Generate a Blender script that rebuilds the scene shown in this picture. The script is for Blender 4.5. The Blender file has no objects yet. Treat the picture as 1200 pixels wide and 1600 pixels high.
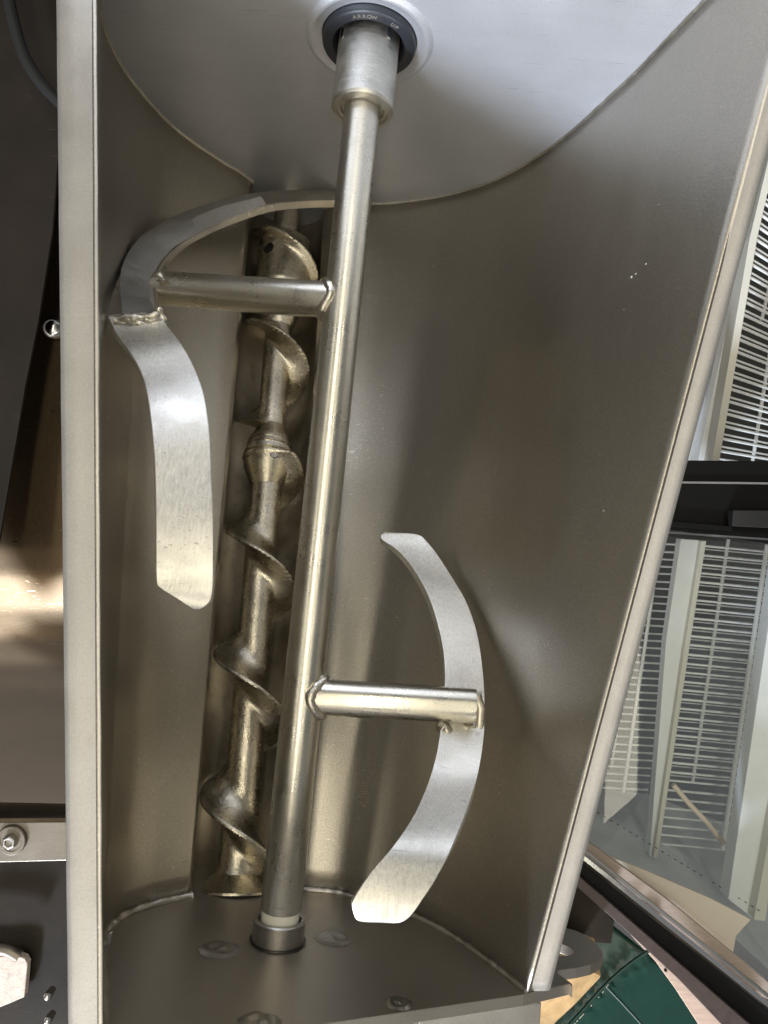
import bpy, bmesh, math, random
from mathutils import Vector, Matrix
random.seed(7)
R_ = math.radians
S = bpy.context.scene
COL = S.collection

# ------------------------------------------------------------------ camera, sky, sun
CP = Vector((0.057273, 0.265237, 0.6221))
RV = Vector((0.119, 0.004, 0.091))
F = 1187.97
CR = Matrix.Rotation(RV.length, 3, RV.normalized())
cam = bpy.data.cameras.new('camera'); co = bpy.data.objects.new('camera', cam); COL.objects.link(co)
cam.sensor_fit = 'HORIZONTAL'; cam.sensor_width = 36; cam.lens = 36 * F / 1200
cam.clip_start = 0.02; cam.clip_end = 200
co.matrix_world = Matrix.Translation(CP) @ CR.to_4x4()
S.camera = co
SUN_EL, SUN_AZ = R_(17.5), R_(197)          # azimuth measured from +Y towards +X
W = bpy.data.worlds.new('World'); S.world = W; W.use_nodes = True
nt = W.node_tree; nt.nodes.clear()
sky = nt.nodes.new('ShaderNodeTexSky'); sky.sky_type = 'NISHITA'; sky.sun_disc = False
sky.sun_elevation = SUN_EL; sky.sun_rotation = SUN_AZ
sky.air_density = 1.0; sky.dust_density = 6.0; sky.ozone_density = 1.0
hsv = nt.nodes.new('ShaderNodeHueSaturation'); hsv.inputs['Saturation'].default_value = 0.30
bg = nt.nodes.new('ShaderNodeBackground'); bg.inputs['Strength'].default_value = 0.072
wo = nt.nodes.new('ShaderNodeOutputWorld')
nt.links.new(sky.outputs[0], hsv.inputs['Color']); tint = nt.nodes.new('ShaderNodeMix'); tint.data_type = 'RGBA'; tint.blend_type = 'MULTIPLY'; tint.inputs[0].default_value = 1
tint.inputs[7].default_value = (1.0, 0.965, 0.90, 1)
nt.links.new(hsv.outputs[0], tint.inputs[6]); nt.links.new(tint.outputs[2], bg.inputs[0]); nt.links.new(bg.outputs[0], wo.inputs[0])
sl = bpy.data.lights.new('sun', 'SUN'); sl.energy = 3.6; sl.angle = R_(7); sl.color = (0.74, 0.84, 1.0)
so = bpy.data.objects.new('sun', sl); COL.objects.link(so)
sdir = Vector((math.sin(SUN_AZ) * math.cos(SUN_EL), math.cos(SUN_AZ) * math.cos(SUN_EL), math.sin(SUN_EL)))
so.rotation_euler = sdir.to_track_quat('Z', 'Y').to_euler(); so.location = sdir * 5
# the warm strip lamp overhead whose long reflection runs down the shaft, the arms and the auger
for lx, le in ((0.10, 25.0), (1.15, 11.0), (-1.25, 9.5)):
    al = bpy.data.lights.new('strip_lamp', 'AREA'); al.shape = 'RECTANGLE'; al.size = 0.16; al.size_y = 4.0; al.energy = le; al.color = (1.0, 0.925, 0.74)
    ao = bpy.data.objects.new('strip_lamp', al); COL.objects.link(ao); ao.location = (lx, -0.15, 2.7)
S.view_settings.view_transform = 'Standard'; S.view_settings.look = 'None'
S.view_settings.exposure = 0.42; S.view_settings.gamma = 1.0

# ------------------------------------------------------------------ points seen along a camera ray
def ray(px, py): return CR @ Vector(((px - 600) / F, -(py - 800) / F, -1.0))
def atz(px, py, z):
    d = ray(px, py); return CP + d * ((z - CP.z) / d.z)
def aty(px, py, y):
    d = ray(px, py); return CP + d * ((y - CP.y) / d.y)
def atd(px, py, dep): return CP + ray(px, py) * dep
def atp(px, py, o, n):
    d = ray(px, py); return CP + d * ((o - CP).dot(n) / d.dot(n))
def axis_y(py, px):
    d = ray(px, py); return (CP + d * (-CP.z / d.z)).y

# ------------------------------------------------------------------ mesh helpers
def obj(name, bm, m, parent=None, smooth=None, bevel=None):
    me = bpy.data.meshes.new(name)
    bmesh.ops.recalc_face_normals(bm, faces=bm.faces[:])
    bm.to_mesh(me); bm.free()
    o = bpy.data.objects.new(name, me); COL.objects.link(o)
    me.materials.append(m)
    if parent: o.parent = parent
    if smooth is not None:
        for p in me.polygons: p.use_smooth = True
        try: me.set_sharp_from_angle(angle=R_(smooth))
        except Exception: pass
    if bevel:
        b = o.modifiers.new('b', 'BEVEL'); b.width = bevel; b.segments = 3; b.limit_method = 'ANGLE'; b.angle_limit = R_(35)
        b.harden_normals = False
    return o
def tag(o, label=None, cat=None, group=None, kind=None):
    if label: o['label'] = label
    if cat: o['category'] = cat
    if group: o['group'] = group
    if kind: o['kind'] = kind
    return o
def empty(name, loc=(0, 0, 0)):
    o = bpy.data.objects.new(name, None); COL.objects.link(o); o.empty_display_size = 0.05
    return o
def solid(bm, top, vec):
    """closed prism from a polygon and an offset vector (or one per point)"""
    n = len(top)
    a = [bm.verts.new(p) for p in top]
    b = [bm.verts.new(Vector(p) + (vec[i] if isinstance(vec, list) else vec)) for i, p in enumerate(top)]
    bm.faces.new(a); bm.faces.new(b[::-1])
    for i in range(n):
        j = (i + 1) % n
        bm.faces.new((a[i], b[i], b[j], a[j]))
def grid(bm, rows, close_u=False):
    vs = [[bm.verts.new(p) for p in r] for r in rows]
    for i in range(len(vs) - 1):
        n = len(vs[i])
        for j in range(n if close_u else n - 1):
            k = (j + 1) % n
            bm.faces.new((vs[i][j], vs[i][k], vs[i + 1][k], vs[i + 1][j]))
    return vs
def frame(d):
    d = Vector(d).normalized()
    a = Vector((0, 0, 1)) if abs(d.z) < 0.9 else Vector((1, 0, 0))
    u = d.cross(a).normalized(); return u, d.cross(u).normalized()
def tube(bm, pts, r, n=24, caps=True):
    pts = [Vector(p) for p in pts]
    rows = []
    u = None
    for i, p in enumerate(pts):
        d = (pts[min(i + 1, len(pts) - 1)] - pts[max(i - 1, 0)]).normalized()
        if u is None: u, v = frame(d)
        else:
            u = (u - d * u.dot(d)).normalized(); v = d.cross(u)
        rr = r[i] if isinstance(r, (list, tuple)) else r
        rows.append([p + (u * math.cos(2 * math.pi * k / n) + v * math.sin(2 * math.pi * k / n)) * rr for k in range(n)])
    vs = grid(bm, rows, True)
    if caps:
        bm.faces.new(vs[0][::-1]); bm.faces.new(vs[-1])
def lathe(bm, o, d, prof, n=64, close=False):
    """prof: list of (distance along d, radius)"""
    o = Vector(o); d = Vector(d).normalized(); u, v = frame(d)
    rows = [[o + d * t + (u * math.cos(2 * math.pi * k / n) + v * math.sin(2 * math.pi * k / n)) * max(r, 1e-5) for k in range(n)] for t, r in prof]
    vs = grid(bm, rows, True)
    if close:
        for j in range(n):
            k = (j + 1) % n
            bm.faces.new((vs[-1][j], vs[-1][k], vs[0][k], vs[0][j]))
    else:
        if prof[0][1] > 1e-4: bm.faces.new(vs[0][::-1])
        if prof[-1][1] > 1e-4: bm.faces.new(vs[-1])
def cr(pts, k):
    """catmull-rom resample of a list of Vectors, k steps per span"""
    P = [Vector(p) for p in pts]; out = []
    for i in range(len(P) - 1):
        a = P[i - 1] if i else P[0] * 2 - P[1]; b = P[i]; c = P[i + 1]
        d = P[i + 2] if i + 2 < len(P) else c * 2 - b
        for s in range(k):
            t = s / k
            out.append(0.5 * ((2 * b) + (c - a) * t + (2 * a - 5 * b + 4 * c - d) * t * t + (3 * b - a - 3 * c + d) * t ** 3))
    out.append(P[-1]); return out
def resample(P, n):
    P = [Vector(p) for p in P]; L = [0]
    for i in range(1, len(P)): L.append(L[-1] + (P[i] - P[i - 1]).length)
    out = []; j = 0
    for k in range(n):
        s = L[-1] * k / (n - 1)
        while j < len(P) - 2 and L[j + 1] < s: j += 1
        t = (s - L[j]) / max(L[j + 1] - L[j], 1e-9); out.append(P[j].lerp(P[j + 1], min(max(t, 0), 1)))
    return out
def box(bm, c, sx, sy, sz, M=None):
    M = M or Matrix.Identity(3); c = Vector(c)
    v = [bm.verts.new(c + M @ Vector((x * sx / 2, y * sy / 2, z * sz / 2))) for x in (-1, 1) for y in (-1, 1) for z in (-1, 1)]
    for f in ((0, 1, 3, 2), (4, 6, 7, 5), (0, 4, 5, 1), (2, 3, 7, 6), (0, 2, 6, 4), (1, 5, 7, 3)):
        bm.faces.new([v[i] for i in f])

# ------------------------------------------------------------------ materials
def mat(name, base, metal=0.0, rough=0.5, var=0.08, nscale=6.0, grain=0.0, gscale=900, streak=None, sscale=220, sdist=0.0,
        rvar=0.1, sbump=1.0, bump=0.0, bscale=300, specks=0.0, scratch=0.0, sden=.66, spec=0.5, stain=0.0, stain_col=(0.1, 0.07, 0.04), coat=0.0):
    m = bpy.data.materials.new(name); m.use_nodes = True
    t = m.node_tree; N = t.nodes; Lk = t.links.new
    b = N['Principled BSDF']
    b.inputs['Metallic'].default_value = metal
    b.inputs['Specular IOR Level'].default_value = spec
    b.inputs['Coat Weight'].default_value = coat
    tc = N.new('ShaderNodeTexCoord')
    def noise(sc, det=4, vec=None, rgh=0.6):
        n = N.new('ShaderNodeTexNoise'); n.inputs['Scale'].default_value = sc; n.inputs['Detail'].default_value = det
        n.inputs['Roughness'].default_value = rgh
        Lk(vec or tc.outputs['Object'], n.inputs['Vector']); return n.outputs['Fac']
    def mrange(src, a, bb, lo=0.3, hi=0.7):
        r = N.new('ShaderNodeMapRange'); r.inputs['From Min'].default_value = lo; r.inputs['From Max'].default_value = hi
        r.inputs['To Min'].default_value = a; r.inputs['To Max'].default_value = bb; Lk(src, r.inputs['Value']); return r.outputs['Result']
    def math_(op, a, bb):
        r = N.new('ShaderNodeMath'); r.operation = op
        for i, x in enumerate((a, bb)):
            if isinstance(x, (int, float)): r.inputs[i].default_value = x
            else: Lk(x, r.inputs[i])
        return r.outputs[0]
    big = noise(nscale, 6)
    val = mrange(big, 1 - var, 1 + var)
    if grain: val = math_('MULTIPLY', val, mrange(noise(gscale, 2), 1 - grain, 1 + grain))
    streakv = None
    if streak:
        mp = N.new('ShaderNodeMapping'); mp.inputs['Scale'].default_value = streak; Lk(tc.outputs['Object'], mp.inputs['Vector'])
        streakv = noise(sscale, 3, mp.outputs[0], 0.7)
        val = math_('MULTIPLY', val, mrange(streakv, 1 - sdist, 1 + sdist))
    mul = N.new('ShaderNodeVectorMath'); mul.operation = 'SCALE'; mul.inputs[0].default_value = base; Lk(val, mul.inputs['Scale'])
    colr = mul.outputs[0]
    if stain:
        mx = N.new('ShaderNodeMix'); mx.data_type = 'RGBA'
        Lk(mrange(noise(nscale * 5, 8, rgh=0.75), 0, stain, 0.52, 0.75), mx.inputs[0]); Lk(colr, mx.inputs[6]); mx.inputs[7].default_value = (*stain_col, 1); colr = mx.outputs[2]
    if specks:
        vo = N.new('ShaderNodeTexVoronoi'); vo.inputs['Scale'].default_value = 60; vo.inputs['Randomness'].default_value = 1
        Lk(tc.outputs['Object'], vo.inputs['Vector'])
        thr = mrange(noise(9, 3), 0.0, 0.085 * specks, 0.5, 0.72)
        lt = math_('LESS_THAN', vo.outputs['Distance'], thr)
        mx = N.new('ShaderNodeMix'); mx.data_type = 'RGBA'; Lk(lt, mx.inputs[0]); Lk(colr, mx.inputs[6]); mx.inputs[7].default_value = (.85, .82, .75, 1); colr = mx.outputs[2]
        Lk(math_('MULTIPLY', math_('SUBTRACT', 1.0, lt), metal), b.inputs['Metallic'])
    scr = None
    if scratch:
        for (rx, ry, rz), sc2 in (((.3, .2, .4), 26), ((1.1, -.5, 1.3), 21), ((-.6, .9, 2.2), 30)):
            mp = N.new('ShaderNodeMapping'); mp.inputs['Rotation'].default_value = (rx, ry, rz); mp.inputs['Scale'].default_value = (1, 34, 34); Lk(tc.outputs['Object'], mp.inputs['Vector'])
            q = mrange(noise(sc2, 2, mp.outputs[0]), 0, 1, sden, sden + .05)
            q = math_('MULTIPLY', q, mrange(noise(17 + sc2 * .3, 2), 0, 1, .5, .62))
            scr = q if scr is None else math_('MAXIMUM', scr, q)
        sv = N.new('ShaderNodeVectorMath'); sv.operation = 'SCALE'; Lk(colr, sv.inputs[0]); Lk(mrange(scr, 1, 1 + scratch, 0, 1), sv.inputs['Scale']); colr = sv.outputs[0]
    Lk(colr, b.inputs['Base Color'])
    rv = mrange(noise(nscale * 2.3, 6), max(rough - rvar, 0.02), rough + rvar)
    if streakv is not None: rv = math_('MULTIPLY', rv, mrange(streakv, 1 - .15 * sbump, 1 + .15 * sbump))
    if scr is not None: rv = math_('MULTIPLY', rv, mrange(scr, 1, 1 - .5 * min(scratch, 1), 0, 1))
    Lk(rv, b.inputs['Roughness'])
    if bump:
        bp = N.new('ShaderNodeBump'); bp.inputs['Strength'].default_value = bump; bp.inputs['Distance'].default_value = 0.0006
        src = noise(bscale, 4)
        if streakv is not None: src = math_('ADD', src, math_('MULTIPLY', streakv, sbump))
        Lk(src, bp.inputs['Height']); Lk(bp.outputs[0], b.inputs['Normal'])
    return m
STEEL = (0.50, 0.47, 0.42)
M = {}
M['tub'] = mat('tub_steel', (0.455, 0.423, 0.365), .97, 0.335, sbump=.25, scratch=.6, sden=.66, var=0.06, grain=0.14, gscale=850, bump=0.3, bscale=650, specks=1.0, rvar=0.025, streak=(1, .05, 1), sscale=120, sdist=0.012)
M['plate'] = mat('back_plate_steel', (0.56, 0.575, 0.615), .6, 0.42, sbump=.1, scratch=-.25, var=0.06, grain=0.06, bump=0.2, bscale=500, rvar=0.06, specks=.4, streak=(.2, 1, 1), sscale=60, sdist=0.02)
M['fplate'] = mat('front_plate_steel', (0.42, 0.385, 0.335), .9, 0.42, var=0.06, grain=0.06, bump=0.2, bscale=500, rvar=0.05, specks=1.0)
M['chan'] = mat('channel_steel', (0.50, 0.46, 0.39), 1, 0.38, var=0.25, nscale=14, bump=0.3, stain=.5, rvar=.1)
M['rim'] = mat('rim_steel', (0.54, 0.512, 0.465), .8, 0.44, scratch=-.12, sden=.70, var=0.07, grain=0.08, bump=0.2, rvar=0.06, nscale=12, stain=.12, stain_col=(.3, .27, .22))
M['shaft'] = mat('shaft_steel', (0.64, 0.61, 0.53), 1, 0.30, scratch=-.35, sden=.67, var=0.08, nscale=20, grain=0.08, gscale=700, bump=0.12, bscale=420, rvar=0.06)
M['collar'] = mat('collar_steel', (0.62, 0.60, 0.55), 1, 0.42, var=0.08, nscale=40, grain=.1, bump=0.4, bscale=700, rvar=.1, streak=(1, 6, 1), sscale=60, sdist=.1)
M['blade'] = mat('blade_steel', (0.74, 0.72, 0.665), .9, 0.46, scratch=-.4, sden=.65, var=0.06, nscale=16, grain=0.06, bump=0.12, bscale=500, rvar=0.08, streak=(9, .5, 9), sscale=60, sdist=0.17, stain=.10, stain_col=(.3, .27, .22))
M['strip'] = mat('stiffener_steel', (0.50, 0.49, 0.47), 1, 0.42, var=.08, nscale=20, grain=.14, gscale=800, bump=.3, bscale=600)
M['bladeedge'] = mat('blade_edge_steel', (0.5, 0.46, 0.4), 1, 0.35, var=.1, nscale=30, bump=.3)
M['auger'] = mat('auger_steel', (0.60, 0.55, 0.445), 1, 0.29, var=0.24, nscale=30, grain=0.26, gscale=900, bump=0.7, bscale=450, rvar=0.08, stain=.2, stain_col=(.25, .2, .13))
M['weld'] = mat('weld_metal', (0.62, 0.585, 0.51), 1, 0.33, var=.2, nscale=60, bump=.7, bscale=260, stain=.3, stain_col=(.35, .22, .1))
M['seam'] = mat('seam_metal', (0.55, 0.52, 0.47), 1, 0.4, var=.15, nscale=60, bump=.5, bscale=260)
M['seal'] = mat('seal_rubber', (0.022, 0.025, 0.032), 0, 0.4, var=.1, bump=.15, rvar=.05)
M['rubber'] = mat('black_rubber', (0.012, 0.012, 0.012), 0, 0.4, var=.2, bump=.2)
M['ink'] = mat('raised_letter', (0.22, 0.20, 0.18), 0, 0.5)  # (0.22, 0, 0.5)
M['nylon'] = mat('nylon', (0.75, 0.73, 0.64), 0, 0.35, var=.03)
M['cup'] = mat('cup_steel', (0.42, 0.40, 0.37), 1, 0.4, var=.08, grain=.1, bump=.3)
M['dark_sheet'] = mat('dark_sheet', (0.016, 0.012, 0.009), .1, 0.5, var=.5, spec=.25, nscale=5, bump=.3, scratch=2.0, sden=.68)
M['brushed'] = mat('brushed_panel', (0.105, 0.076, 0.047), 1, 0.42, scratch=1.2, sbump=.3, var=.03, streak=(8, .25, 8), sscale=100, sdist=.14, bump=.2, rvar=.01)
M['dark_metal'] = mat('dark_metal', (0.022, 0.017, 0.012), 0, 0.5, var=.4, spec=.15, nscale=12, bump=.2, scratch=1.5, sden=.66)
M['bracket'] = mat('bracket_steel', (0.25, 0.225, 0.19), 1, 0.4, var=.08, bump=.25, grain=.06)
M['chrome'] = mat('bright_steel', (0.7, 0.7, 0.69), 1, 0.15, var=.05)
M['granite'] = mat('granite', (0.75, 0.63, 0.55), 0, 0.5, var=.15, nscale=120, grain=.2, gscale=400)
M['white'] = mat('white_enamel', (0.84, 0.86, 0.87), 0, 0.35, var=.05, nscale=10, stain=.12, stain_col=(.35, .33, .3))
M['cream'] = mat('cream_plastic', (0.66, 0.64, 0.56), 0, 0.4, var=.05)
M['wire'] = mat('white_wire', (0.90, 0.91, 0.90), 0, 0.3, var=.05)
M['cabback'] = mat('cabinet_back', (0.035, 0.037, 0.035), 0, 0.5, var=.3, nscale=8)
M['cabfloor'] = mat('cabinet_floor', (0.78, 0.79, 0.79), .1, 0.4, var=.12, nscale=10, grain=.12)
M['blackframe'] = mat('black_frame', (0.004, 0.004, 0.004), 0, 0.45, spec=.15, var=.1)
M['brownframe'] = mat('brown_frame', (0.075, 0.055, 0.05), 0.2, 0.4, var=.1, streak=(1, 1, 1), sscale=60, sdist=.1)
M['gasket'] = mat('grey_strip', (0.28, 0.27, 0.27), .5, 0.35, var=.1)
M['wood'] = mat('pink_wood', (0.56, 0.42, 0.34), 0, 0.6, var=.08, nscale=10, streak=(2, 14, 4), sscale=20, sdist=.12)
M['creamboard'] = mat('cream_board', (0.84, 0.72, 0.60), 0, 0.6, var=.04)
M['green'] = mat('green_vinyl', (0.005, 0.040, 0.028), 0, 0.36, var=.12, nscale=10, bump=.06, bscale=200)
M['tape'] = mat('taped_cardboard', (0.50, 0.33, 0.16), 0, 0.22, var=.25, nscale=50, bump=1.0, bscale=70, coat=.5)
M['floor'] = mat('floor_concrete', (0.10, 0.095, 0.09), 0, 0.7, var=.2, nscale=3)
M['white_sheet'] = mat('white_sheet', (0.75, 0.76, 0.80), 0.0, 0.4, var=.05)
g = bpy.data.materials.new('clear_glass'); g.use_nodes = True
t = g.node_tree; t.nodes.clear()
o_ = t.nodes.new('ShaderNodeOutputMaterial'); mx = t.nodes.new('ShaderNodeMixShader'); tr = t.nodes.new('ShaderNodeBsdfTransparent'); gl = t.nodes.new('ShaderNodeBsdfGlossy')
fr = t.nodes.new('ShaderNodeFresnel'); fr.inputs[0].default_value = 1.5; gl.inputs['Roughness'].default_value = 0.02
tr.inputs[0].default_value = (.93, .96, .95, 1)
t.links.new(fr.outputs[0], mx.inputs[0]); t.links.new(tr.outputs[0], mx.inputs[1]); t.links.new(gl.outputs[0], mx.inputs[2]); df = t.nodes.new('ShaderNodeBsdfDiffuse'); df.inputs[0].default_value = (.8, .84, .85, 1); m2 = t.nodes.new('ShaderNodeMixShader'); m2.inputs[0].default_value = .018
t.links.new(mx.outputs[0], m2.inputs[1]); t.links.new(df.outputs[0], m2.inputs[2]); t.links.new(m2.outputs[0], o_.inputs[0])
M['glass'] = g

# ------------------------------------------------------------------ ground
bm = bmesh.new()
gz = -1.35
vs = [bm.verts.new((x, y, gz)) for x, y in ((-40, -40), (40, -40), (40, 40), (-40, 40))]; bm.faces.new(vs)
tag(obj('ground', bm, M['floor']), 'dark concrete ground far below the hopper', None, kind='structure')

# ------------------------------------------------------------------ hopper
YB = 0.760
hop = empty('mixer_hopper')
tag(hop, 'open stainless steel meat mixer hopper with welded end plates, seen from above', 'mixer hopper')
def V2(x, z): return Vector((x, 0, z))
# right side: trough bottom up to right rim
rb = [aty(x, y, YB) for x, y in ((545, 315), (560, 316), (600, 317), (650, 312), (700, 303), (750, 289), (800, 268), (850, 237), (900, 198), (950, 152), (1000, 105), (1050, 52), (1098, 2), (1284, -194))]
rf = [aty(x, y, 0.0) for x, y in ((445, 1391), (474, 1392), (527, 1397), (556, 1405), (600, 1416), (649, 1434), (702, 1462), (760, 1502), (823, 1552))]
lb = [aty(x, y, YB) for x, y in ((155, 0), (165, 50), (183, 90), (210, 130), (258, 185), (300, 220), (345, 250), (375, 268), (395, 283))]
lf = [aty(x, y, 0.0) for x, y in ((160, 1478), (165, 1460), (180, 1443), (200, 1430), (230, 1418), (265, 1409), (298, 1402))]
# left rim: inner edge line
LI1 = aty(149.5, -190, YB); LI0 = aty(161.3, 1664, 0.0)
lb = [LI1] + lb; lf = [LI0] + lf
NP = 60
def wall(name, A, B, m, th=0.003, ny=40, sm=8):
    a = resample(cr(A, 8), NP); b = resample(cr(B, 8), NP)
    bm = bmesh.new()
    rows = [[a[i].lerp(b[i], j / ny) for i in range(NP)] for j in range(ny + 1)]
    grid(bm, rows)
    o = obj(name, bm, m, hop, smooth=50)
    s = o.modifiers.new('s', 'SOLIDIFY'); s.thickness = th; s.offset = 1
    return o, a, b
wr, ra, rbp = wall('right_wall', rb, rf, M['tub'])
wl, la, lbp = wall('left_wall', lb, lf, M['tub'])
# make sure solidify goes outward (away from the bowl axis)
for o in (wr, wl):
    me = o.data; c = Vector((0, 0.38, 0.05)); sgn = 0
    for p in list(me.polygons)[::37]: sgn += p.normal.dot(c - p.center)
    o.modifiers['s'].offset = -1 if sgn > 0 else 1

# auger axis
RA = 0.0400
RZ = 0.0385
def invz(y): return (1 / (F * RZ / 51.5)) + (y - 600) * (1 / (F * RZ / 65.5) - 1 / (F * RZ / 51.5)) / 790
def aug_pt(px, py): return atd(px, py, 1 / invz(py))
A0 = aug_pt(450, 330); A1 = aug_pt(367, 1390)
AD = (A1 - A0).normalized()
def aug_y(Y): return A0 + AD * ((Y - A0.y) / AD.y)
# channel: lofted between the two plates
def chan_prof(Y, eL, eR, n=22):
    c = aug_y(Y); r = RA + 0.006
    P = [eL]
    P.append(Vector((min(c.x - r, eL.x + .0), Y, eL.z - 0.010)))
    for k in range(n + 1):
        a = math.pi + math.pi * k / n
        P.append(Vector((c.x + r * math.cos(a), Y, c.z + r * math.sin(a))))
    P.append(eR)
    return P
cb = chan_prof(YB, la[-1], ra[0]); cf = chan_prof(0.0, lbp[-1], rbp[0])
bm = bmesh.new(); grid(bm, [[cb[i].lerp(cf[i], j / 30) for i in range(len(cb))] for j in range(31)])
obj('auger_channel', bm, M['chan'], hop, smooth=40)
# plates
def plate_poly(pts, y, th, name, m, parent):
    bm = bmesh.new(); solid(bm, [Vector((p[0], y, p[1])) for p in pts], Vector((0, th, 0)))
    return obj(name, bm, m, parent, bevel=0.0006)
ho = 0.0545
# back plate with a round hole: ring of quads from hole to a big outline
bm = bmesh.new(); n = 96
inner = []; outer = []
for k in range(n):
    a = 2 * math.pi * k / n
    c, s = math.cos(a), math.sin(a)
    inner.append(Vector((ho * c, YB, ho * s)))
    f = min((0.36 if c > 0 else .243) / abs(c) if abs(c) > 1e-6 else 9, (0.42 / abs(s)) if abs(s) > 1e-6 else 9)
    outer.append(Vector((f * c, YB, f * s)))
rows = [inner, [i.lerp(o, .35) for i, o in zip(inner, outer)], outer]
grid(bm, rows, True)
bk = obj('back_plate', bm, M['plate'], hop); s = bk.modifiers.new('s', 'SOLIDIFY'); s.thickness = 0.004; s.offset = 0
bk.location.y = 0.0015
# pressed flange round the bearing hole
bm = bmesh.new()
prof = [(0.0, 0.0585), (-0.0006, .0570), (-0.0032, 0.0548), (-0.0040, 0.0525), (-0.0034, 0.0500), (-0.0015, 0.0478), (-0.0008, 0.0455), (-0.0004, 0.0425), (0.006, 0.0420), (0.010, .0420), (0.010, .058), (0.002, .0585)]
lathe(bm, (0, YB, 0), (0, 1, 0), prof, 96, close=True)
obj('bearing_flange', bm, M['plate'], hop, smooth=60)
# closing sheet for the hole
bm = bmesh.new(); lathe(bm, (0, YB + .012, 0), (0, 1, 0), [(0, 0.0), (0, .06), (.003, .06), (.003, 0)], 48)
obj('bearing_housing', bm, M['rubber'], hop)
# weld beads along plate joints
def bead(P, r, parent=hop, name='weld_seam', m=None, jit=0.25, n=8, step=0.003):
    L = sum((P[i + 1] - P[i]).length for i in range(len(P) - 1)); k = max(8, int(L / step))
    Q = resample(P, k); bm = bmesh.new()
    tube(bm, Q, [r * (1 + random.uniform(-jit, jit)) for _ in Q], n)
    return obj(name, bm, m or M['seam'], parent, smooth=80)
dy = Vector((0, -0.0012, 0))
bead([p + dy for p in ra], 0.0022, jit=.1); bead([p + dy for p in la], 0.0024, jit=.12)
bead([p - dy for p in rbp], 0.0026); bead([p - dy for p in lbp], 0.0036)
# front plate
fp = []
inner_top = [(125, 1661), (503, 1600), (818, 1554), (893, 1536)]
lug = [(895, 1541), (869, 1519), (872, 1516), (900, 1512), (923, 1507), (936, 1500), (942, 1492), (941, 1485), (935, 1478), (925, 1468), (913, 1460), (900, 1454), (880, 1449), (840, 1440), (800, 1440)]
fpts = [aty(x, y, 0) for x, y in inner_top] + [aty(x, y, 0) for x, y in lug] + [Vector((.17, 0, -.16)), Vector((.0, 0, -.22)), Vector((-.14, 0, -.22)), Vector((-.142, 0, -.06))]
bm = bmesh.new(); solid(bm, fpts, Vector((0, -0.008, 0)))
fpl = obj('front_plate', bm, M['fplate'], hop, bevel=0.0005)
# lug hole cut
bm = bmesh.new(); hc = aty(868, 1482, 0)
bmh = bmesh.new(); lathe(bmh, hc + Vector((0, .02, 0)), (0, -1, 0), [(0, 0), (0, .0125), (.05, .0125), (.05, 0)], 40)
for v in bmh.verts: v.co.x = hc.x + (v.co.x - hc.x) * 1.15
cut = obj('cut', bmh, M['fplate']); 
md = fpl.modifiers.new('c', 'BOOLEAN'); md.object = cut; md.operation = 'DIFFERENCE'; md.solver = 'EXACT'
fpl.modifiers.move(1, 0)
dg = bpy.context.evaluated_depsgraph_get(); me2 = bpy.data.meshes.new_from_object(fpl.evaluated_get(dg))
fpl.modifiers.clear(); fpl.data = me2; bpy.data.objects.remove(cut)
# plate's outer apron, pale sheet just beyond the front edge
ax = aty(655, 1585, -0.0085); bx = aty(846, 1567, -0.0085)
bm = bmesh.new(); solid(bm, [ax, bx, Vector((bx.x, bx.y, bx.z)) + Vector((-.004, 0, -.10)), ax + Vector((0, 0, -.10))], Vector((0, -0.03, 0)))
obj('front_apron', bm, M['rim'], hop, bevel=.001)
# pressed spots in the front plate
def spot(px, py, r, flip=False):
    c = aty(px, py, 0.0); bm = bmesh.new(); n = 28
    rows = []
    for rr, hgt in ((1.3, 0.0002), (1.0, .0012), (.8, .0019), (.55, .0004), (.3, .0009), (.02, .0010)):
        rows.append([c + Vector((math.cos(2 * math.pi * k / n) * r * rr * (1 + .06 * math.sin(3 * k)), hgt * (1 + .35 * math.sin(2 * math.pi * k / n * 2 + px)), math.sin(2 * math.pi * k / n) * r * rr * (1 + .05 * math.cos(5 * k)))) for k in range(n)])
    grid(bm, rows, True); obj('plug_weld', bm, M['cup'], hop, smooth=80)
for a in ((343, 1484, .0115), (520, 1466, .0115), (623, 1568, .0075), (405, 1600, .011)): spot(*a)
# bearing cup on the front plate
YC = 0.0168
bm = bmesh.new()
lathe(bm, (0, 0, 0), (0, 1, 0), [(0, .0200), (YC - .001, .0200), (YC, .0190), (YC, .0168), (YC - .0008, .0162), (.004, .0162), (0.001, .0162)], 64)
obj('bearing_cup', bm, M['cup'], hop, smooth=40)
bm = bmesh.new(); lathe(bm, (0, 0.0003, 0), (0, 1, 0), [(0, .0203), (.0009, .0218), (.0010, .0200)], 64)
obj('cup_gap', bm, M['rubber'], hop)

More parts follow.
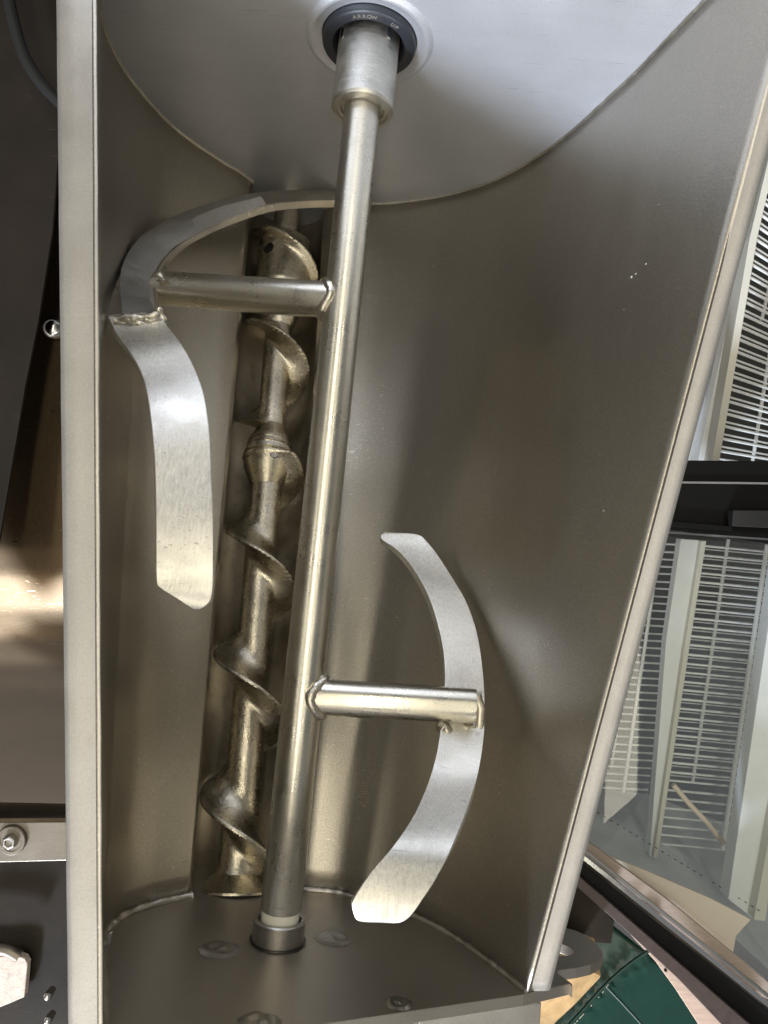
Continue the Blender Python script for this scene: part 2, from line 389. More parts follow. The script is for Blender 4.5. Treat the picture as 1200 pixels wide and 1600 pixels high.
# rims
P0 = aty(823, 1548, 0.0); P1 = rb[-1].copy()
O0 = atz(861, 1548, P0.z); O1 = atz(1315, -194, P1.z)
bm = bmesh.new()
def flange(a0, a1, b0, b1, th, lip, name, dn=Vector((0, 0, -1))):
    bm = bmesh.new(); n = 90
    rows = []
    nv = ((a1 - a0).cross(b0 - a0)).normalized()
    if nv.z < 0: nv = -nv
    for i in range(n + 1):
        t = i / n; a = a0.lerp(a1, t); b = b0.lerp(b1, t)
        wv = Vector((math.sin(t * 37) + math.sin(t * 83 + 1), 0, math.sin(t * 51 + 2))) * .00008; a = a + wv; b = b + wv * .6
        w = (b - a).normalized()
        rows.append([a - nv * .012 + w * 0.006, a - nv * .0022 + w * .0006, a + nv * 0.0001 + w * 0.0001, a + nv * .0007 + w * .0009, a + nv * .0005 + w * .0022, a + nv * .0004 + w * (b - a).length * .5, b - w * .004 + nv * .0002,
                     b - w * .0012 - nv * .0004, b - nv * .0022, b - nv * .016])
    grid(bm, rows); o = obj(name, bm, M['rim'], hop, smooth=60)
    s = o.modifiers.new('s', 'SOLIDIFY'); s.thickness = .0015; s.offset = -1
    return o
flange(P0, P1, O0, O1, .003, .004, 'right_rim')
flange(LI0, LI1, atz(104.5, 1664, LI0.z), atz(84, -190, LI1.z), .003, .004, 'left_rim')

# ------------------------------------------------------------------ mixing paddle (shaft, collar, arms, blades)
pad = empty('mixing_paddle'); tag(pad, 'long steel mixing shaft with two welded side arms and curved paddle blades', 'mixing paddle')
YS0 = axis_y(1421, 441)
YS1 = 0.691
bm = bmesh.new()
lathe(bm, (0, YS0, 0), (0, 1, 0), [(0, .0150), (.0012, .0160), (.30, .0160), (.68, .0158), (YB - .01 - YS0, .0150)], 64)
obj('shaft', bm, M['shaft'], pad, smooth=40)
bm = bmesh.new(); lathe(bm, (0, .004, 0), (0, 1, 0), [(0, .0148), (YS0 - .004, .0148), (YS0 + .0002, .0146)], 48)
obj('nylon_sleeve', bm, M['nylon'], pad, smooth=40)
bm = bmesh.new()
lathe(bm, (0, YS1, 0), (0, 1, 0), [(0.0035, .0158), (0.0035, .0185), (.0015, .0192), (.0015, .0225), (0, .0232), (0, .0262), (.0018, .0274), (.0045, .0274), (.0052, .0270), (.075, .0270), (.075, .02)], 72)
col = obj('collar', bm, M['collar'], pad, smooth=35)
for a in (146, 48):
    bm = bmesh.new(); a = R_(a); u = Vector((math.cos(a), 0, math.sin(a)))
    Mx = Matrix((( -u.z, 0, u.x), (0, 1, 0), (u.x, 0, u.z))).transposed()
    box(bm, u * .0262 + Vector((0, YB - .0085, 0)), .0042, .010, .0032, Mx); obj('key', bm, M['chrome'], col, bevel=.0006)

def ribbon(name, st, th, m, parent, k=6, T=None, bevel=.0009):
    """st: (outer px, zP, inner px, zQ[, thickness vector])"""
    P = []; Q = []; TT = []
    for s in st:
        P.append(atz(*s[0], s[1])); Q.append(atz(*s[2], s[3])); TT.append(Vector(s[4]) if len(s) > 4 else None)
    P = cr(P, k); Q = cr(Q, k)
    if TT[0] is not None: TT = cr(TT, k)
    else: TT = None
    n = len(P); rows = []
    prev = None
    for i in range(n):
        if TT: t = TT[i] if th is None else TT[i].normalized() * th
        else:
            i_, i0_ = i, min(max(i, 10), n - 9); a, b = i0_ - 2, i0_ + 2
            tg = ((P[b] + Q[b]) - (P[a] + Q[a])).normalized(); w = (Q[i0_] - P[i0_]).normalized()
            nn = tg.cross(w).normalized()
            if nn.dot(CP - P[i]) > 0: nn = -nn
            t = nn * th
        rows.append((P[i], Q[i], Q[i] + t, P[i] + t))
    bm = bmesh.new(); vs = grid(bm, [list(r) for r in rows], True)
    bm.faces.new(vs[0][::-1]); bm.faces.new(vs[-1])
    return obj(name, bm, m, parent, smooth=40, bevel=bevel)
# lower blade
low = [((570, 1441), .104, (618, 1443), .104), ((557, 1437), .106, (630, 1440), .106), ((550, 1418), .107, (643, 1430), .107), ((554, 1402), .107, (660, 1406), .106),
       ((579, 1364), .100, (682, 1372), .100), ((614, 1322), .088, (707, 1322), .088), ((649, 1269), .060, (731, 1260), .060), ((675, 1205), .028, (748, 1204), .028),
       ((688, 1145), .002, (757, 1140), .002), ((695, 1075), -.020, (757, 1083), -.020), ((693, 1017), -.040, (752, 1027), -.040), ((680, 960), -.062, (743, 980), -.062),
       ((663, 917), -.082, (727, 937), -.082), ((640, 880), -.102, (703, 897), -.102), ((618, 857), -.114, (683, 866), -.114), ((598, 844), -.120, (665, 844), -.120),
       ((595, 837), -.122, (655, 836), -.122), ((602, 831), -.123, (635, 833), -.123)]
low = [(p, z + (.009 if p[1] < 1160 else .004), q, w) for p, z, q, w in low]
b2 = ribbon('blade', low, .0065, M['blade'], pad, k=4)
# upper blade, lower layer
f2 = (0, -.75, -.66)
up = [((303, 952), .080, (313, 953), .080), ((268, 931), .080, (328, 941), .080), ((247, 917), .079, (333, 922), .079), ((243, 904), .079, (334, 890), .078),
      ((243, 840), .076, (334, 830), .076), ((242, 745), .068, (331, 750), .068), ((238, 685), .060, (327, 670), .060), ((231, 627), .046, (318, 612), .046),
      ((221, 585), .030, (301, 568), .030), ((203, 551), .020, (282, 535), .018), ((182, 522), .012, (261, 508), .006), ((168, 494), .004, (250, 484), -.004)]
up = [(p, z + (.013 if 550 < p[1] < 860 else .004), q, w) for p, z, q, w in up]
b1 = ribbon('blade', up, .0075, M['blade'], pad, k=4)
AQ = [((250, 484), -.022), ((245, 462), -.040), ((245, 436), -.056), ((256, 410), -.072), ((275, 388), -.088), ((300, 370), -.104), ((350, 345), -.136), ((417, 320), -.172), ((475, 314), -.205), ((522, 313), -.225), ((560, 314), -.236)]
AP = [((168, 494), -.022), ((161, 465), -.040), ((163, 438), -.056), ((176, 413), -.074), ((203, 382), -.094), ((240, 354), -.116), ((310, 322), -.152), ((395, 301), -.192), ((470, 296), -.228), ((522, 297), -.250), ((560, 298), -.262)]
AB = [((251, 494), -.030), ((248, 466), -.048), ((251, 440), -.064), ((263, 415), -.080), ((283, 394), -.096), ((307, 377), -.112), ((356, 354), -.144), ((422, 332), -.180), ((478, 326), -.213), ((522, 325), -.233), ((560, 326), -.244)]
LIFT = [.026, .030, .030, .028, .024, .020, .014, .008, .002, 0, 0]
LQ = [.018, .018, .016, .014, .012, .010, .006, .004, 0, 0, 0]
AP = [(p, z + l) for (p, z), l in zip(AP, LIFT)]; AQ = [(p, z + l) for (p, z), l in zip(AQ, LQ)]; AB = [(p, z + l) for (p, z), l in zip(AB, LQ)]
lo_curve = [(p[0], p[1], q[0], q[1], tuple(atz(*b_[0], b_[1]) - atz(*q[0], q[1]))) for p, q, b_ in zip(AP, AQ, AB)]
ribbon('blade_tail', lo_curve, None, M['bladeedge'], pad, k=4)
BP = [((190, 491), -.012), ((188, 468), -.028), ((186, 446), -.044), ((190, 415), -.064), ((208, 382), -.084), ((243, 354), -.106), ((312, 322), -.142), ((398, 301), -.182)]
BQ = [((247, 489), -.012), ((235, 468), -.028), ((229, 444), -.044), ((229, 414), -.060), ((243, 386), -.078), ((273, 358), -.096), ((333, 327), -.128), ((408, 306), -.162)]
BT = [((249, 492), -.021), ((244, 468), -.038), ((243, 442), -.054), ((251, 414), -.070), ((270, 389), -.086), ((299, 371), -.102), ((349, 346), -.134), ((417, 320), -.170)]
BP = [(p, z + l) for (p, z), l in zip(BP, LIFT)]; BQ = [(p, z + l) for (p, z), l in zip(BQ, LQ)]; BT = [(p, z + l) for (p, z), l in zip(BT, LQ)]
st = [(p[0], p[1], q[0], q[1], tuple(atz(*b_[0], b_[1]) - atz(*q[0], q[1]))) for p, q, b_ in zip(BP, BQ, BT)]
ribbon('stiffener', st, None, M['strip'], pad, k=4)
# arms
def arm(p, q, r0, r1):
    bm = bmesh.new(); tube(bm, [p, p.lerp(q, .98), q], [r0, r1, r1 * .96], 48); return obj('arm', bm, M['shaft'], pad, smooth=40)
pa = Vector((0, atz(508, 468, 0).y, 0)); qa = atz(247, 450, -.046)
arm(pa, qa, .0155, .0155)
pb = Vector((0, atz(480, 1088, 0).y, 0)); qb = atz(743, 1103, .004)
arm(pb, qb, .0148, .0135)
# chamfered saddle under the lower arm end
wd = []
c = qb
def blob(pts, r, par=pad, jit=.25, name='weld_bead', m='weld', step=.0025):
    return bead([Vector(p) for p in pts], r, par, name, M[m], jit, 12, step)
blob([atz(684, 1131, .0), atz(700, 1137, .0), atz(720, 1140, .0), atz(742, 1139, -.002)], .0052, jit=.14)
blob([atz(690, 1134, .006), atz(697, 1140, .006), atz(702, 1136, .008)], .0042, jit=.2)
blob([atz(743, 1085, -.002), atz(750, 1105, -.004), atz(748, 1140, -.002)], .0045, jit=.1)
bm = bmesh.new(); sd = [atz(700, 1118, -.002), atz(742, 1120, -.002), atz(748, 1130, -.006), atz(742, 1147, -.008), atz(704, 1146, -.008)]
solid(bm, sd, Vector((0, 0, -.008))); obj('saddle', bm, M['weld'], pad, bevel=.0025, smooth=40)
# weld at arm roots
def ringweld(c, d, r, rw, side):
    d = Vector(d).normalized(); u, v = frame(d); P = []
    for k in range(41):
        a = 2 * math.pi * k / 40; P.append(c + d * side(a, u, v) + (u * math.cos(a) + v * math.sin(a)) * r)
    bead(P, rw, pad, 'weld_bead', M['weld'], .12, 12, .003)
def saddle_ring(c0, d, ra, rs, rw):
    d = Vector(d).normalized(); u = Vector((0, 1, 0)); v = d.cross(u).normalized(); u = v.cross(d)
    P = []
    for k in range(49):
        a = 2 * math.pi * k / 48; s = math.sin(a) * ra
        P.append(c0 + d * (math.sqrt(max(rs * rs - s * s * .98, 1e-8)) + .0012) + (u * math.cos(a) + v * math.sin(a)) * (ra + .0004))
    bm = bmesh.new(); Q = P[:-1]; n = len(Q)
    for q in range(1):
        rows = []
        for i in range(n):
            tg = (Q[(i + 1) % n] - Q[i - 1]).normalized(); a1, a2 = frame(tg); r = rw * (1 + random.uniform(-.13, .13))
            rows.append([Q[i] + (a1 * math.cos(2 * math.pi * j / 12) + a2 * math.sin(2 * math.pi * j / 12)) * r for j in range(12)])
        vs = [[bm.verts.new(p) for p in r] for r in rows]
        for i in range(n):
            A, B = vs[i], vs[(i + 1) % n]
            # align
            best = min(range(12), key=lambda s: sum((A[j].co - B[(j + s) % 12].co).length for j in range(12)))
            for j in range(12):
                try: bm.faces.new((A[j], A[(j + 1) % 12], B[(j + 1 + best) % 12], B[(j + best) % 12]))
                except ValueError: pass
    obj('weld_bead', bm, M['weld'], pad, smooth=80)
saddle_ring(pa, qa - pa, .0148, .0154, .0036)
saddle_ring(pb, qb - pb, .0141, .0154, .0042)
# weld across the blade where the stiffener ends
blob([atz(180, 501, .010), atz(192, 498, .010), atz(212, 497, .008), atz(235, 495, .006), atz(247, 492, .004)], .0036, jit=.25)
blob([atz(179, 503, .009), atz(196, 505, .008), atz(215, 507, .006), atz(238, 507, .003), atz(257, 505, .0)], .0034, jit=.3)
blob([atz(186, 500, .008), atz(205, 503, .006), atz(240, 500, .003), atz(252, 500, .0)], .0042, jit=.25)
blob([atz(246, 480, .004), atz(251, 490, .001), atz(257, 502, -.002)], .003, jit=.2)
blob([atz(247, 430, -.028), atz(252, 434, -.026), atz(257, 443, -.026)], .0040, jit=.3)

# ------------------------------------------------------------------ shaft seal
bm = bmesh.new()
lathe(bm, (0, YB, 0), (0, 1, 0), [(-.0070, .0318), (-.0078, .0325), (-.0078, .0395), (-.0066, .0412), (-.003, .0417), (.006, .0417), (.009, .0405), (.009, .0285), (.003, .0285), (-.0040, .0300)], 96, close=True)
seal = obj('shaft_seal', bm, M['seal'], smooth=40)
tag(seal, 'black rubber ring seal with moulded lettering around the collar in the back plate', 'seal')
def glyph(txt, ang, r, size, name='lettering'):
    cu = bpy.data.curves.new('t', 'FONT'); cu.body = txt; cu.size = size; cu.extrude = .0002; cu.align_x = 'CENTER'; cu.align_y = 'CENTER'
    ob = bpy.data.objects.new('t', cu); COL.objects.link(ob)
    bpy.context.view_layer.update()
    me = bpy.data.meshes.new_from_object(ob.evaluated_get(bpy.context.evaluated_depsgraph_get()))
    bpy.data.objects.remove(ob)
    o = bpy.data.objects.new(name, me); COL.objects.link(o); me.materials.clear(); me.materials.append(M['ink'])
    a = R_(ang)
    o.matrix_world = Matrix.Translation((r * math.cos(a), YB - .0080, r * math.sin(a))) @ Matrix.Rotation(a - math.pi / 2, 4, Vector((0, -1, 0))) @ Matrix.Rotation(math.pi / 2, 4, 'X')
    o.parent = seal
for i, chh in enumerate('ARROW'): glyph(chh, 108 - i * 6.6, .0362, .0052)
for i, chh in enumerate('UP'): glyph(chh, 54 - i * 6.5, .0362, .0052)
a = R_(68); bm = bmesh.new(); c = Vector((.0362 * math.cos(a), YB - .0078, .0362 * math.sin(a)))
solid(bm, [c + Vector((0, 0, .002)), c + Vector((.0018, 0, -.0014)), c + Vector((-.0018, 0, -.0014))], Vector((0, -.0003, 0))); obj('arrow_mark', bm, M['seal'], seal)

# ------------------------------------------------------------------ auger
aug = empty('feed_auger'); tag(aug, 'dull steel auger screw lying in the deep channel left of the shaft', 'auger')
AU, AV = frame(AD)
# first vector toward the camera side
tc = (CP - A0); tc = (tc - AD * tc.dot(AD)).normalized(); AU = tc; AV = AD.cross(AU).normalized()
def s_of(py, px):                                  # distance along the axis for a point of the camera-side ridge
    best = min(range(4000), key=lambda i: abs(proj_y(A0 + AD * (i * .0003 - .2) + AU * RA) - py)); return best * .0003 - .2
def proj_y(P):
    q = CR.transposed() @ (P - CP); return 800 - F * q.y / -q.z
marks = [340, 514, 708, 890, 1098, 1303]
sm = [s_of(y, 0) for y in marks]
print('AUGER s', [round(x, 4) for x in sm], 'A0', A0, 'A1', A1)
pitch = (sm[5] - sm[1]) / 4; s0 = sm[1]
print('pitch', pitch)
def screw(name, sa, sb, core, rf, m, wp=.034, wm=.020, n=96, ds=.0009, taper=.0, rim=.0020):
    bm = bmesh.new(); rows = []; k = int((sb - sa) / ds)
    for i in range(k + 1):
        s = sa + (sb - sa) * i / k; c = A0 + AD * s; row = []
        cr_ = core(s); rr = rf(s)
        for j in range(n):
            a = 2 * math.pi * j / n
            # ridge passes the camera side (a=0) at s0 + m*pitch; image left is higher up (smaller s)
            ph = (s - s0) / pitch - HAND * a / (2 * math.pi)
            d = (ph - round(ph)) * pitch
            if abs(d) < rim: gg = 1.0
            elif d < 0: gg = max(0, 1 - (abs(d) - rim) / wp) ** 2.6
            else: gg = max(0, 1 - (abs(d) - rim) / wm) ** 4.0
            r = cr_ + max(rr - cr_, 0) * gg
            row.append(c + (AU * math.cos(a) + AV * math.sin(a)) * r)
        rows.append(row)
    vs = grid(bm, rows, True); bm.faces.new(vs[0][::-1]); bm.faces.new(vs[-1])
    return obj(name, bm, m, aug, smooth=50)
# handedness: with AV pointing image-right or left
lr = (CR.transposed() @ AV).x
HAND = 1 if lr > 0 else -1
s_end = (A1 - A0).length + .002
sc = s_of(645, 0); sd_ = s_of(690, 0)
rc = .0172
def core_lo(s):
    e = s_end - s
    c = rc + (.012 * max(0, 1 - (s - sd_ - .005) / .03) ** 2 if s > sd_ + .005 else .012)
    return c + .010 * max(0, 1 - e / .035) ** 2
hub0, hub1 = s_of(352, 0), s_of(425, 0)
def core_up(s):
    if s < hub0 - .01: return .017
    if s < hub1: return .017 + .017 * min(1, (s - hub0 + .01) / .01)
    return max(.0158, .034 - (s - hub1) * .35)
def rf_up(s):
    return RA + .004 if s < hub1 + .03 else RA
screw('screw_body', sd_ + .002, s_end, core_lo, lambda s: RA * min(1, .72 + (s - sd_) / .02), M['auger'])
screw('screw_body', s_of(300, 0), sc, core_up, rf_up, M['auger'], wp=.024, wm=.014)
# coupling collar
bm = bmesh.new(); L = sd_ - sc
prof = [(-.004, .0155), (0, .0165)] + [(L * .15, .0185), (L * .38, .0222), (L * .40, .0235), (L * .50, .0245), (L * .51, .0234), (L * .56, .0234), (L * .57, .0252), (L * .70, .0262), (L * .71, .0246), (L * .78, .0246), (L * .79, .0272), (L * .93, .0278), (L * .96, .0268), (L * .965, .0245), (L * 1.05, .0250), (L * 1.06, .0268), (L + .014, .0266), (L + .020, .0245), (L + .034, .0180), (L + .044, .0150)]
lathe(bm, A0 + AD * sc, AD, prof, 64)
obj('coupling_collar', bm, M['auger'], aug, smooth=30)
pc = A0 + AD * (sd_ + .0075); pu = (AU * math.cos(.22 * HAND) + AV * math.sin(.22 * HAND))
bm = bmesh.new(); lathe(bm, pc + pu * .0262, pu, [(0, .0044), (.0009, .0044), (.0012, .0040), (.0012, 0)], 28); obj('drive_pin', bm, M['cup'], aug, smooth=30)
bm = bmesh.new(); lathe(bm, pc + pu * .0256, pu, [(0, .0052), (.0010, .0052), (.0012, .0044)], 28); obj('pin_groove', bm, M['rubber'], aug)
# cross hole in the hub
hs = s_of(380, 0); pu = (AU * math.cos(-.62 * HAND) + AV * math.sin(-.62 * HAND)); pc = A0 + AD * hs
bm = bmesh.new(); lathe(bm, pc + pu * .0334, pu, [(0, 0), (0, .0072), (.0008, .0072), (.0012, .0062), (.0007, .0058), (.0007, 0)], 28); obj('pin_hole', bm, M['rubber'], aug, smooth=30)
# end disc at the front plate
bm = bmesh.new(); lathe(bm, A0 + AD * (s_end - .010), AD, [(-.008, .018), (0, .026), (.005, .037), (.007, RA + .002), (.009, RA + .002), (.009, .0)], 64); obj('end_flange', bm, M['auger'], aug, smooth=40)

# ------------------------------------------------------------------ left of the hopper: dark machine parts
def slab(name, pts, deps, th, m, label=None, cat=None, parent=None, bevel=.001, group=None):
    bm = bmesh.new()
    if not isinstance(deps, (list, tuple)): deps = [deps] * len(pts)
    P = [atd(x, y, d) for (x, y), d in zip(pts, deps)]
    n = (P[1] - P[0]).cross(P[2] - P[0]).normalized()
    if n.dot(CP - P[0]) > 0: n = -n
    solid(bm, P, n * th)
    o = obj(name, bm, m, parent, bevel=bevel)
    if label: tag(o, label, cat, group)
    return o
mach = empty('machine_housing'); tag(mach, 'dark brushed steel machine housing beside the left rim of the hopper', 'machine housing')
# brushed back panel, curved so it catches the sky in one band
bm = bmesh.new(); rows = []
prof = [(-60, .90), (300, .90), (700, .91), (850, .925), (900, .94), (950, .965), (1000, 1.0), (1040, 1.045), (1080, 1.12), (1150, 1.32), (1250, 1.65), (1300, 1.8)]
for i in range(60):
    t = i / 59 * (len(prof) - 1); j = min(int(t), len(prof) - 2); f = t - j
    f = f
    y = prof[j][0] * (1 - f) + prof[j + 1][0] * f; d = prof[j][1] * (1 - f) + prof[j + 1][1] * f
    rows.append([atd(-160, y, d), atd(-20, y, d), atd(180, y, d)])
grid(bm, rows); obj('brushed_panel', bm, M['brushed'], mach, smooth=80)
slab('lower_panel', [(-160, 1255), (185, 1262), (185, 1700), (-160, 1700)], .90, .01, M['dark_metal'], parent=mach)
br = slab('mounting_strip', [(-160, 1286), (140, 1284), (140, 1344), (-160, 1352)], .87, .012, M['bracket'], parent=mach)
nrm = (CP - atd(18, 1313, .87)).normalized()
fn = (atd(100, 1313, .87) - atd(18, 1313, .87)).cross(atd(18, 1200, .87) - atd(18, 1313, .87)).normalized()
c = atd(18, 1313, .868)
bm = bmesh.new(); lathe(bm, c - fn * .001, fn, [(0, .0168), (.0022, .0168), (.003, .0158), (.003, .0125), (.0022, .0118), (.0022, 0)], 40); obj('washer', bm, M['bracket'], br, smooth=30)
bm = bmesh.new(); lathe(bm, c + fn * .001, fn, [(0, .0085), (.0055, .0085), (.0068, .0070), (.0068, .0045), (.0045, .0042), (.0045, 0)], 6); obj('bolt', bm, M['cup'], br, bevel=.0005)
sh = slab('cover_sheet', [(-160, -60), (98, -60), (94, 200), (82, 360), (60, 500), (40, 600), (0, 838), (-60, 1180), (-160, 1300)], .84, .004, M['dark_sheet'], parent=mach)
bm = bmesh.new(); pts = [atd(x, y, .81) for x, y in ((8, -60), (14, 0), (24, 45), (38, 88), (58, 122), (84, 152), (120, 185))]
tube(bm, cr(pts, 6), .0065, 14); o = obj('rubber_cable', bm, M['rubber'], smooth=60); tag(o, 'thick black rubber cable bending behind the top of the left rim', 'cable')
bm = bmesh.new(); c = atd(84, 514, .90); lathe(bm, c, fn, [(0, .0125), (.006, .0115), (.010, .008), (.0118, .004), (.012, 0)], 32); obj('cap_screw', bm, M['chrome'], mach, smooth=60)
# pale slab seen through the gap at bottom left
o = slab('stone_slab', [(-120, 1502), (24, 1493), (38, 1497), (43, 1506), (38, 1558), (20, 1566), (0, 1574), (-120, 1600)], .885, .01, M['granite'], 'pale pinkish speckled stone slab at the bottom left edge', 'stone slab')
bm = bmesh.new(); tube(bm, cr([atd(x, y, .87) for x, y in ((-60, 1476), (-10, 1481), (12, 1484), (30, 1494))], 5), .007, 14); obj('hand_rail', bm, M['bracket'], mach, smooth=60)
for (x, y) in ((75, 1556), (75, 1594)):
    bm = bmesh.new(); c = atd(x, y, .87); lathe(bm, c, fn, [(-.012, .004), (-.004, .0045), (0, .0048), (.003, .0040), (.005, .002), (.0052, 0)], 20); obj('stud', bm, M['chrome'], mach, smooth=60)

# ------------------------------------------------------------------ right of the hopper: glass cabinet
cab = empty('display_cabinet'); tag(cab, 'glass fronted display cabinet with white wire racks, black header and frame', 'display cabinet')
def cslab(name, pts, dep, th, m, par=cab, bevel=.001): return slab(name, pts, dep, th, m, parent=par, bevel=bevel)
cslab('back_panel', [(820, -40), (1420, -40), (1420, 1330), (820, 1300)], 1.62, .01, M['cabback'])
# lower racks
def wires(x0, x1, ys, dep, r, name, slope, lx=None, sx=-.147, y_ref=1000):
    for i, y in enumerate(ys):
        a = (x0 + sx * (y - y_ref), y); b = (x1 + sx * (y - y_ref), y + slope * (x1 - x0))
        bm = bmesh.new(); tube(bm, [atd(*a, dep), atd(*b, dep)], r * random.uniform(.92, 1.08), 6); obj(name, bm, M['wire'], cab, smooth=80)
ys = []; y = 846
while y < 1235: ys.append(y + random.uniform(-.7, .7)); y += 11.6
wires(930, 1046, ys, 1.32, .0017, 'rack_wire', .05)
ys = []; y = 852
while y < 1330: ys.append(y + random.uniform(-.7, .7)); y += 14.1
wires(1066, 1212, ys, 1.28, .0020, 'rack_wire', .095)
ys = [y + 5 for y in ys if y < 1210]
wires(1066, 1212, ys, 1.36, .0013, 'rear_wire', .092)
for xx, dep, r, y1 in ((1009, 1.31, .0030, 1238), (1115, 1.34, .0032, 1222), (1177, 1.27, .0040, 1325), (985, 1.36, .002, 1200)):
    bm = bmesh.new(); tube(bm, [atd(xx - .147 * (y - 1000), y, dep) for y in (840, y1)], r, 8); obj('rack_upright', bm, M['wire'], cab, smooth=80)
# posts
cslab('post', [(1064, 842), (1092, 844), (1068, 1010), (1020, 1340), (1015, 1338), (1041, 1000)], 1.20, .02, M['white'])
cslab('post', [(1096, 845), (1104, 845), (1079, 1002), (1028, 1341), (1021, 1341), (1071, 1002)], 1.19, .03, M['cream'])
cslab('post', [(1222, 840), (1260, 840), (1205, 1230), (1176, 1435), (1138, 1405), (1192, 1037)], 1.14, .03, M['white'])
cslab('post', [(1270, 840), (1282, 840), (1225, 1240), (1196, 1440), (1178, 1437), (1215, 1235)], 1.12, .03, M['cream'])
# cabinet floor, perforated
fo = atd(1100, 1330, 1.34); 
bm = bmesh.new(); P = [atd(850, 1225, 1.48), atd(1010, 1240, 1.48), atd(1300, 1350, 1.36), atd(1420, 1500, 1.20), atd(1250, 1560, 1.03), atd(1130, 1450, 1.08), atd(930, 1345, 1.12), atd(880, 1310, 1.16)]
vs = [bm.verts.new(p) for p in P]; bm.faces.new(vs); bmesh.ops.triangulate(bm, faces=bm.faces[:]); obj('cabinet_floor', bm, M['cabfloor'], cab)
bm = bmesh.new()
for i in range(26):
    t = i / 25
    for off in ((0,) if random.random() < .8 else ()):
        x = 935 + t * 250; y = 1270 + t * 152; dd = 1.10 - t * .03
        u = (atd(x + random.uniform(2, 3.6), y + 1, dd) - atd(x, y, dd)); v = (atd(x + 1, y + 1.8, dd) - atd(x, y, dd))
        c = atd(x, y, dd); bm.faces.new([bm.verts.new(c + u), bm.verts.new(c + v), bm.verts.new(c - u), bm.verts.new(c - v)])
tag(obj('floor_slots', bm, M['cabback'], cab), kind='stuff')
# upper rack, wires converge towards the right
vp = (1875, 830)
y = 215; k = 0
post_l = lambda yy: 1207 - .1935 * (yy - 225)
while y < 716:
    xl = post_l(y) - 2; yl = y
    sl_ = (vp[1] - yl) / (vp[0] - xl); xr = 1330; yr = yl + sl_ * (xr - xl)
    bm = bmesh.new(); tube(bm, [atd(xl, yl, 1.15), atd(xr, yr, 1.42)], .0024 if k % 2 == 0 else .0017, 8); obj('rack_wire', bm, M['wire'], cab, smooth=80)
    y += 12.5 if k % 2 == 0 else 7.0; k += 1
for a, b in (((1214, 480), (1176, 720)), ((1260, 200), (1190, 500))):
    bm = bmesh.new(); tube(bm, [atd(*a, 1.24), atd(*b, 1.24)], .003, 8); obj('rack_upright', bm, M['wire'], cab, smooth=80)
cslab('post', [(1215, 190), (1225, 190), (1184, 370), (1124, 722), (1112, 722), (1172, 370)], 1.13, .03, M['cream'])
cslab('post', [(1205, 190), (1213, 190), (1170, 370), (1110, 722), (1090, 722)], 1.16, .02, M['white'])
cslab('side_panel', [(1190, 200), (1200, 220), (1100, 722), (1040, 722), (1100, 480)], 1.20, .02, M['cabfloor'])
# black header
cslab('header', [(1040, 719), (1420, 722), (1420, 880), (1000, 822)], 1.04, .06, M['blackframe'])
cslab('header_lip', [(1040, 752), (1145, 753), (1420, 757), (1420, 760), (1145, 756), (1040, 755)], 1.035, .004, M['gasket'], bevel=None)
cslab('header_rail', [(1030, 812), (1145, 822), (1145, 830), (1030, 822)], 1.03, .012, M['blackframe'])
cslab('header_clip', [(1146, 797), (1420, 800), (1420, 836), (1144, 822)], 1.02, .02, M['rubber'])
cslab('header_edge', [(1020, 829), (1420, 856), (1420, 859), (1020, 832)], 1.03, .006, M['chrome'], bevel=None)
# diagonal bottom frame
cslab('front_sill', [(880, 1325), (911, 1350), (1200, 1578), (1290, 1650), (1290, 1710), (1171, 1602), (907, 1373), (870, 1342)], .985, .03, M['blackframe'])
cslab('sill_cover', [(860, 1334), (907, 1371), (1171, 1600), (1270, 1690), (1200, 1680), (1130, 1604), (1060, 1530), (978, 1454), (899, 1384), (860, 1350)], .975, .02, M['brownframe'])
cslab('glass_channel', [(870, 1312), (913, 1345), (1200, 1574), (1290, 1645), (1290, 1638), (1200, 1566), (913, 1337), (870, 1304)], .965, .006, M['chrome'], bevel=None)
cslab('glass_bead', [(870, 1300), (913, 1333), (1200, 1560), (1290, 1630), (1290, 1624), (1200, 1553), (913, 1326), (870, 1293)], .975, .004, M['gasket'], bevel=None)
# wooden ledge behind the glass
o = slab('timber_ledge', [(900, 1304), (939, 1330), (1045, 1408), (1141, 1486), (1200, 1535), (1240, 1580), (1180, 1552), (1124, 1508), (1020, 1420), (931, 1348), (895, 1322)], 1.04, .01, M['wood'], 'pinkish timber ledge behind the sloping bottom edge of the glass', 'timber ledge', bevel=None)
o = slab('cream_board', [(950, 1337), (1010, 1361), (1110, 1404), (1173, 1437), (1150, 1462), (1145, 1492), (1045, 1412)], 1.06, .006, M['creamboard'], 'cream coloured board lying inside the cabinet above the timber ledge', 'board', bevel=None)
# loose strip leaning inside
bm = bmesh.new(); pts = [(1052, 1226), (1076, 1255), (1105, 1285), (1131, 1318)]
tube(bm, [atd(x, y, 1.22) for x, y in pts], .0042, 8); o = obj('yellow_strip', bm, M['creamboard'], smooth=60); tag(o, 'thin pale yellow strip leaning across the wire rack', 'strip')
# glass
bm = bmesh.new(); P = [atd(1010, 835, 1.045), atd(1420, 870, 1.03), atd(1420, 1690, .98), atd(1250, 1596, .972), atd(900, 1325, .98)]
vs = [bm.verts.new(p) for p in P]; bm.faces.new(vs); bmesh.ops.triangulate(bm, faces=bm.faces[:]); obj('glass_pane', bm, M['glass'], cab)

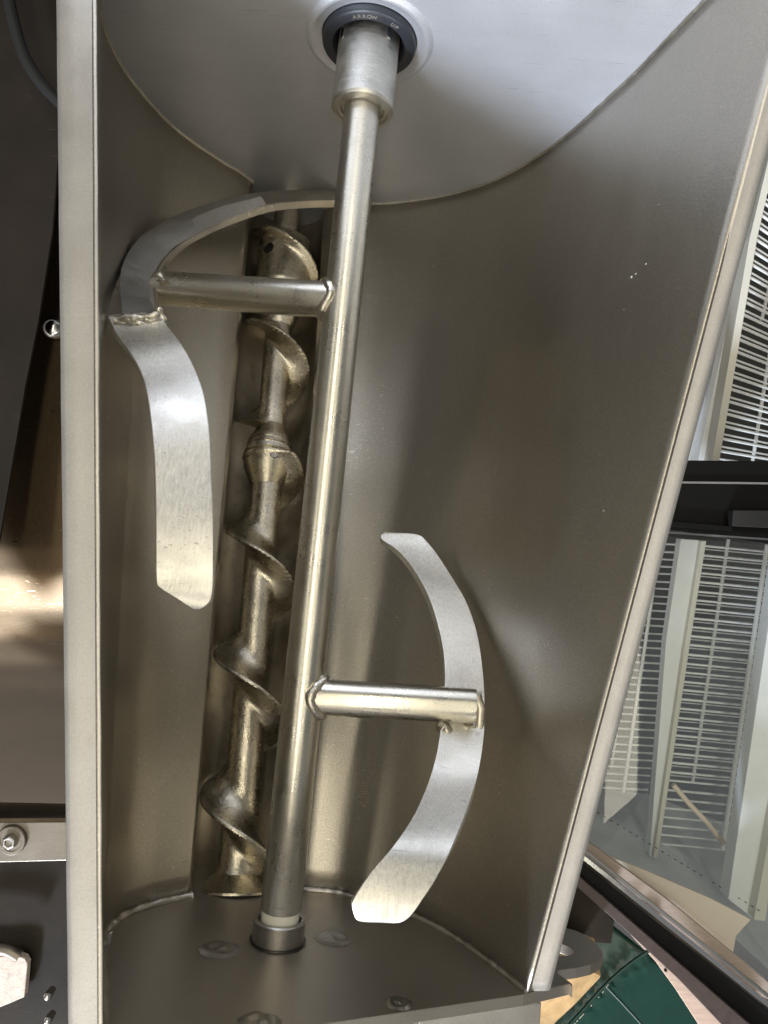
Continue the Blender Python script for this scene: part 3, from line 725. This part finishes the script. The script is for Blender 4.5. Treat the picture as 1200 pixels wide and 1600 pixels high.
# bottom right: green case, taped box, planks
gc = empty('green_case'); tag(gc, 'dark green vinyl case with stitched seams at the bottom right corner', 'case')
bm = bmesh.new(); rows = []
for i in range(25):
    row = []
    for j in range(25):
        u, v = i / 24, j / 24
        x = 820 + 420 * u; y0 = max(1385, 1400 + .80 * (x - 901)); y = y0 + (1760 - y0) * v
        # ridge along the seam from (850,1640) to (1000,1495)
        d = ((x - 850) * (1495 - 1640) - (y - 1640) * (1000 - 850)) / 208.6
        dep = 1.02 + .0011 * max(0, -d) * .9 + .0006 * max(0, d) * .3 - .012 * math.exp(-(d / 14) ** 2)
        row.append(atd(x, y, dep))
    rows.append(row)
grid(bm, rows); o = obj('cover', bm, M['green'], gc, smooth=80)
s = o.modifiers.new('s', 'SOLIDIFY'); s.thickness = .004; s.offset = -1
for ss in ([(860, 1632), (900, 1590), (945, 1540), (985, 1505), (1030, 1475)], [(945, 1538), (980, 1575), (1020, 1620), (1050, 1660)]):
    bm = bmesh.new(); tube(bm, cr([atd(x, y, .995 + .0001 * (0)) for x, y in ss], 6), .0022, 8); obj('seam_piping', bm, M['green'], gc, smooth=80)
bm = bmesh.new()
P = cr([atd(x, y, .992) for x, y in ((868, 1632), (905, 1592), (938, 1555), (955, 1532))], 8)
for i in range(0, len(P) - 1):
    if random.random() < .6: tube(bm, [P[i], P[i].lerp(P[i + 1], random.uniform(.4, .9))], .00045, 5)
tag(obj('stitching', bm, M['creamboard'], gc), kind='stuff')
o = slab('taped_box', [(800, 1560), (870, 1500), (905, 1510), (938, 1520), (940, 1528), (900, 1570), (868, 1600), (840, 1640), (790, 1640)], [.93, .9, .9, .92, .92, .93, .94, .95, .95], .05, M['tape'], 'brown cardboard box wrapped in shiny clear tape under the hopper lug', 'cardboard box', bevel=.003)
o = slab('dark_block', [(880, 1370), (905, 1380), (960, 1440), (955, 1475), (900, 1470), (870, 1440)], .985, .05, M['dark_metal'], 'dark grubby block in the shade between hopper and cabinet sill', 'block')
o = slab('pale_plank', [(965, 1438), (1016, 1480), (1060, 1520), (1100, 1562), (1140, 1610), (1170, 1680), (1135, 1680), (1092, 1602), (1055, 1545), (1023, 1501), (990, 1466)], .995, .012, M['wood'], 'long pale pink wooden plank wedged under the brown sill', 'plank')
c = atd(1040, 1516, .994); bm = bmesh.new(); lathe(bm, c, (CP - c), [(0, .0022), (.001, .0018), (.001, 0)], 12); obj('nail_hole', bm, M['rubber'], o)
